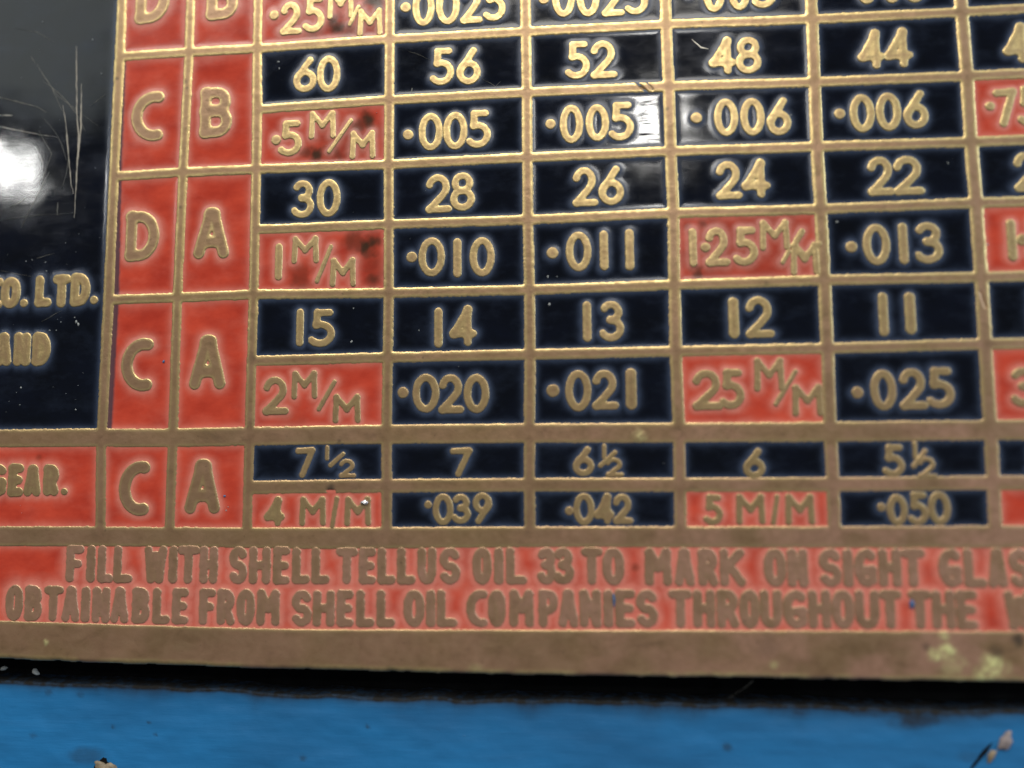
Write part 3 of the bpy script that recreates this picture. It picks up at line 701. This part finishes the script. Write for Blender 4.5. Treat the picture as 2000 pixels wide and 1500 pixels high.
# ---- the blue machine casing behind and below --------------------------------------
CW = 2.1                                                  # its face lies 2.1 mm behind the plate face
cas = bpy.data.objects.new('machine_casing', None); scene.collection.objects.link(cas)
cas.location = (0, 0, -60 * MM); cas['label'] = 'blue painted machine casing below the brass chart plate'; cas['category'] = 'machine casing'
CB = (0, 0, 60 * MM)
top_px = ((-250, 1318), (0, 1330), (250, 1341), (500, 1352), (750, 1362), (1000, 1368), (1250, 1374), (1500, 1377), (1750, 1383), (2000, 1388), (2250, 1392))
tp = [P(x, y, CW) for x, y in top_px]
cu0, cu1 = -64, 56
EU = lambda u: np.interp(u, [cu0] + [p[0] for p in tp] + [cu1], [tp[0][1]] + [p[1] for p in tp] + [tp[-1][1]])
us = np.arange(cu0, cu1, .2); ts = np.concatenate([[-2.4, -1.6, -.9, -.45, -.2], np.arange(0, 24, .2)])
Uu, Tt = np.meshgrid(us, ts)
rag = (fbm(Uu * .35, Uu * 0 + 2, 3) - .5) * .5 + (fbm(Uu * 1.6, Uu * 0 + 5, 2) - .5) * .08
tpos = np.clip(Tt, 0, None)
Vv = EU(Uu) + rag - tpos + np.clip(-Tt, 0, None) * .05
Ww = CW + np.clip(-Tt, 0, None) * 1.1 + .10 * np.exp(-tpos / .5) + (fbm(Uu * .12, Vv * .3, 3) - .5) * .35 + (fbm(Uu * .9, Vv * 1.4, 2) - .5) * .05
def pxw(X_, Y_, blobs):
    o = np.zeros(X_.shape)
    for x_, y_, ru, rv, a in blobs:
        u, v = P(x_, y_, CW); j = (fbm(X_ * .8 + 3, Y_ * .8) - .5) * .9
        d = np.hypot((X_ - u) / (ru * .042), (Y_ - v) / (rv * .042)) + j
        o = np.maximum(o, a * (1 - sstep(.5, 1.25, d)))
    return o
gr = np.where(Tt < .25, 1.0, 0) + 1.0 * np.exp(-(tpos / (.35 + .9 * fbm(Uu * .3 + 8, Uu * 0, 3) ** 2)) ** 1.3)  # lip blackened to kill its lit rim; real grime fades below it
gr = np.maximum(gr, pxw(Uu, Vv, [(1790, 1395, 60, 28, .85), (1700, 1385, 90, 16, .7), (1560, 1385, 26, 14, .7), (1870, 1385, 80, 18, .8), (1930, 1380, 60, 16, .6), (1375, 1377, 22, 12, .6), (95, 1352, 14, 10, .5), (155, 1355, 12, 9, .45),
                                 (308, 1350, 22, 14, .5), (718, 1420, 5, 5, .6), (717, 1418, 6, 4, .5), (304, 1434, 6, 4, .7), (290, 1412, 4, 3, .6), (66, 1436, 10, 6, .35), (592, 1481, 8, 7, .5), (165, 1475, 40, 18, .4), (1422, 1460, 9, 8, .5),
                                 (220, 1420, 6, 6, .6), (1900, 1480, 30, 12, .3)]))
gr = np.clip(gr, 0, 1)
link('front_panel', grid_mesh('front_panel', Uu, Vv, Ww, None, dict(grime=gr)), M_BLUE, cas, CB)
# dark recess the plate is set in, its back coloured near black
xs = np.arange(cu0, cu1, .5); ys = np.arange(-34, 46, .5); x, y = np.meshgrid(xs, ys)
link('recess_back', grid_mesh('recess_back', x, y, 4.4 + (fbm(x * .4, y * .6) - .5) * .6), M_BLACK, cas, CB, 'black recess behind the plate edge')
# the casing goes on round the recess
def face(u0, u1, v0, v1):
    x, y = np.meshgrid(np.arange(u0, u1 + 1, 1.0), np.arange(v0, v1 + 1, 1.0))
    link('side_panel', grid_mesh('side_panel', x, y, CW + .1 + (fbm(x * .12, y * .12, 3) - .5) * .35, None, dict(grime=x * 0)), M_BLUE, cas, CB)
face(57, 180, -120, 140); face(-180, -65, -120, 140); face(-64, 56, 47, 140); face(-64, 56, -120, -52)
# chips through the paint
def chip(pxy, ru, rv, rh, m_, seed, rot=0.0, label=None, name='paint_chip'):
    u, v = P(pxy[0], pxy[1], CW)
    link(name, blob_mesh(name, u, v, CW + .05, ru, rv, rh, seed, rot, 12), m_, cas, CB, label)
chip((204, 1496), 1.0, .60, .06, M_BLACK, 6, -.25)
chip((208, 1500), .95, .56, .26, M_CHIP, 5, -.25, 'tan chip in the blue paint')
chip((1963, 1448), .85, .42, .34, M_FLAKE, 8, .85, 'pale flake by the gouge')
chip((1936, 1476), .55, .26, .24, M_CHIP, 9, .9)
chip((1915, 1478), 2.0, .18, .12, M_BLACK, 12, .86, 'dark gouge across the blue paint', 'gouge')
chip((70, 1312), .20, .34, .3, M_DUST, 14, .6); chip((8, 1305), .30, .16, .3, M_DUST, 15, 0)
chip((858, 1425), .5, .12, .1, M_BLUE, 18, -.35, None, 'paint_blister'); chip((907, 1437), .22, .10, .1, M_BLUE, 19, 0, None, 'paint_blister'); chip((803, 1438), .14, .10, .1, M_BLUE, 20, 0, None, 'paint_blister')
# hair of lint over the gap
u0, v0 = P(1470, 1328, .4); u1, v1 = P(1425, 1365, 1.6)
pp = [(u0 + (u1 - u0) * t + .08 * math.sin(t * 5), v0 + (v1 - v0) * t, .2 + 1.5 * t) for t in np.linspace(0, 1, 12)]
V = []; Fq = []
for i, (a, b, w_) in enumerate(pp):
    for j in range(4): V.append(((a + .022 * math.cos(j * 1.571)) * MM, (w_ + .022 * math.sin(j * 1.571)) * MM, (b + .02 * math.cos(j * 1.571)) * MM))
for i in range(len(pp) - 1):
    for j in range(4): Fq.append((i * 4 + j, i * 4 + (j + 1) % 4, i * 4 + 4 + (j + 1) % 4, i * 4 + 4 + j))
lint = link('lint_fibre', mesh('lint_fibre', V, Fq), M_DUST, None, (0, 0, 0), 'short grey lint fibre across the dark gap under the plate')
lint['category'] = 'lint'
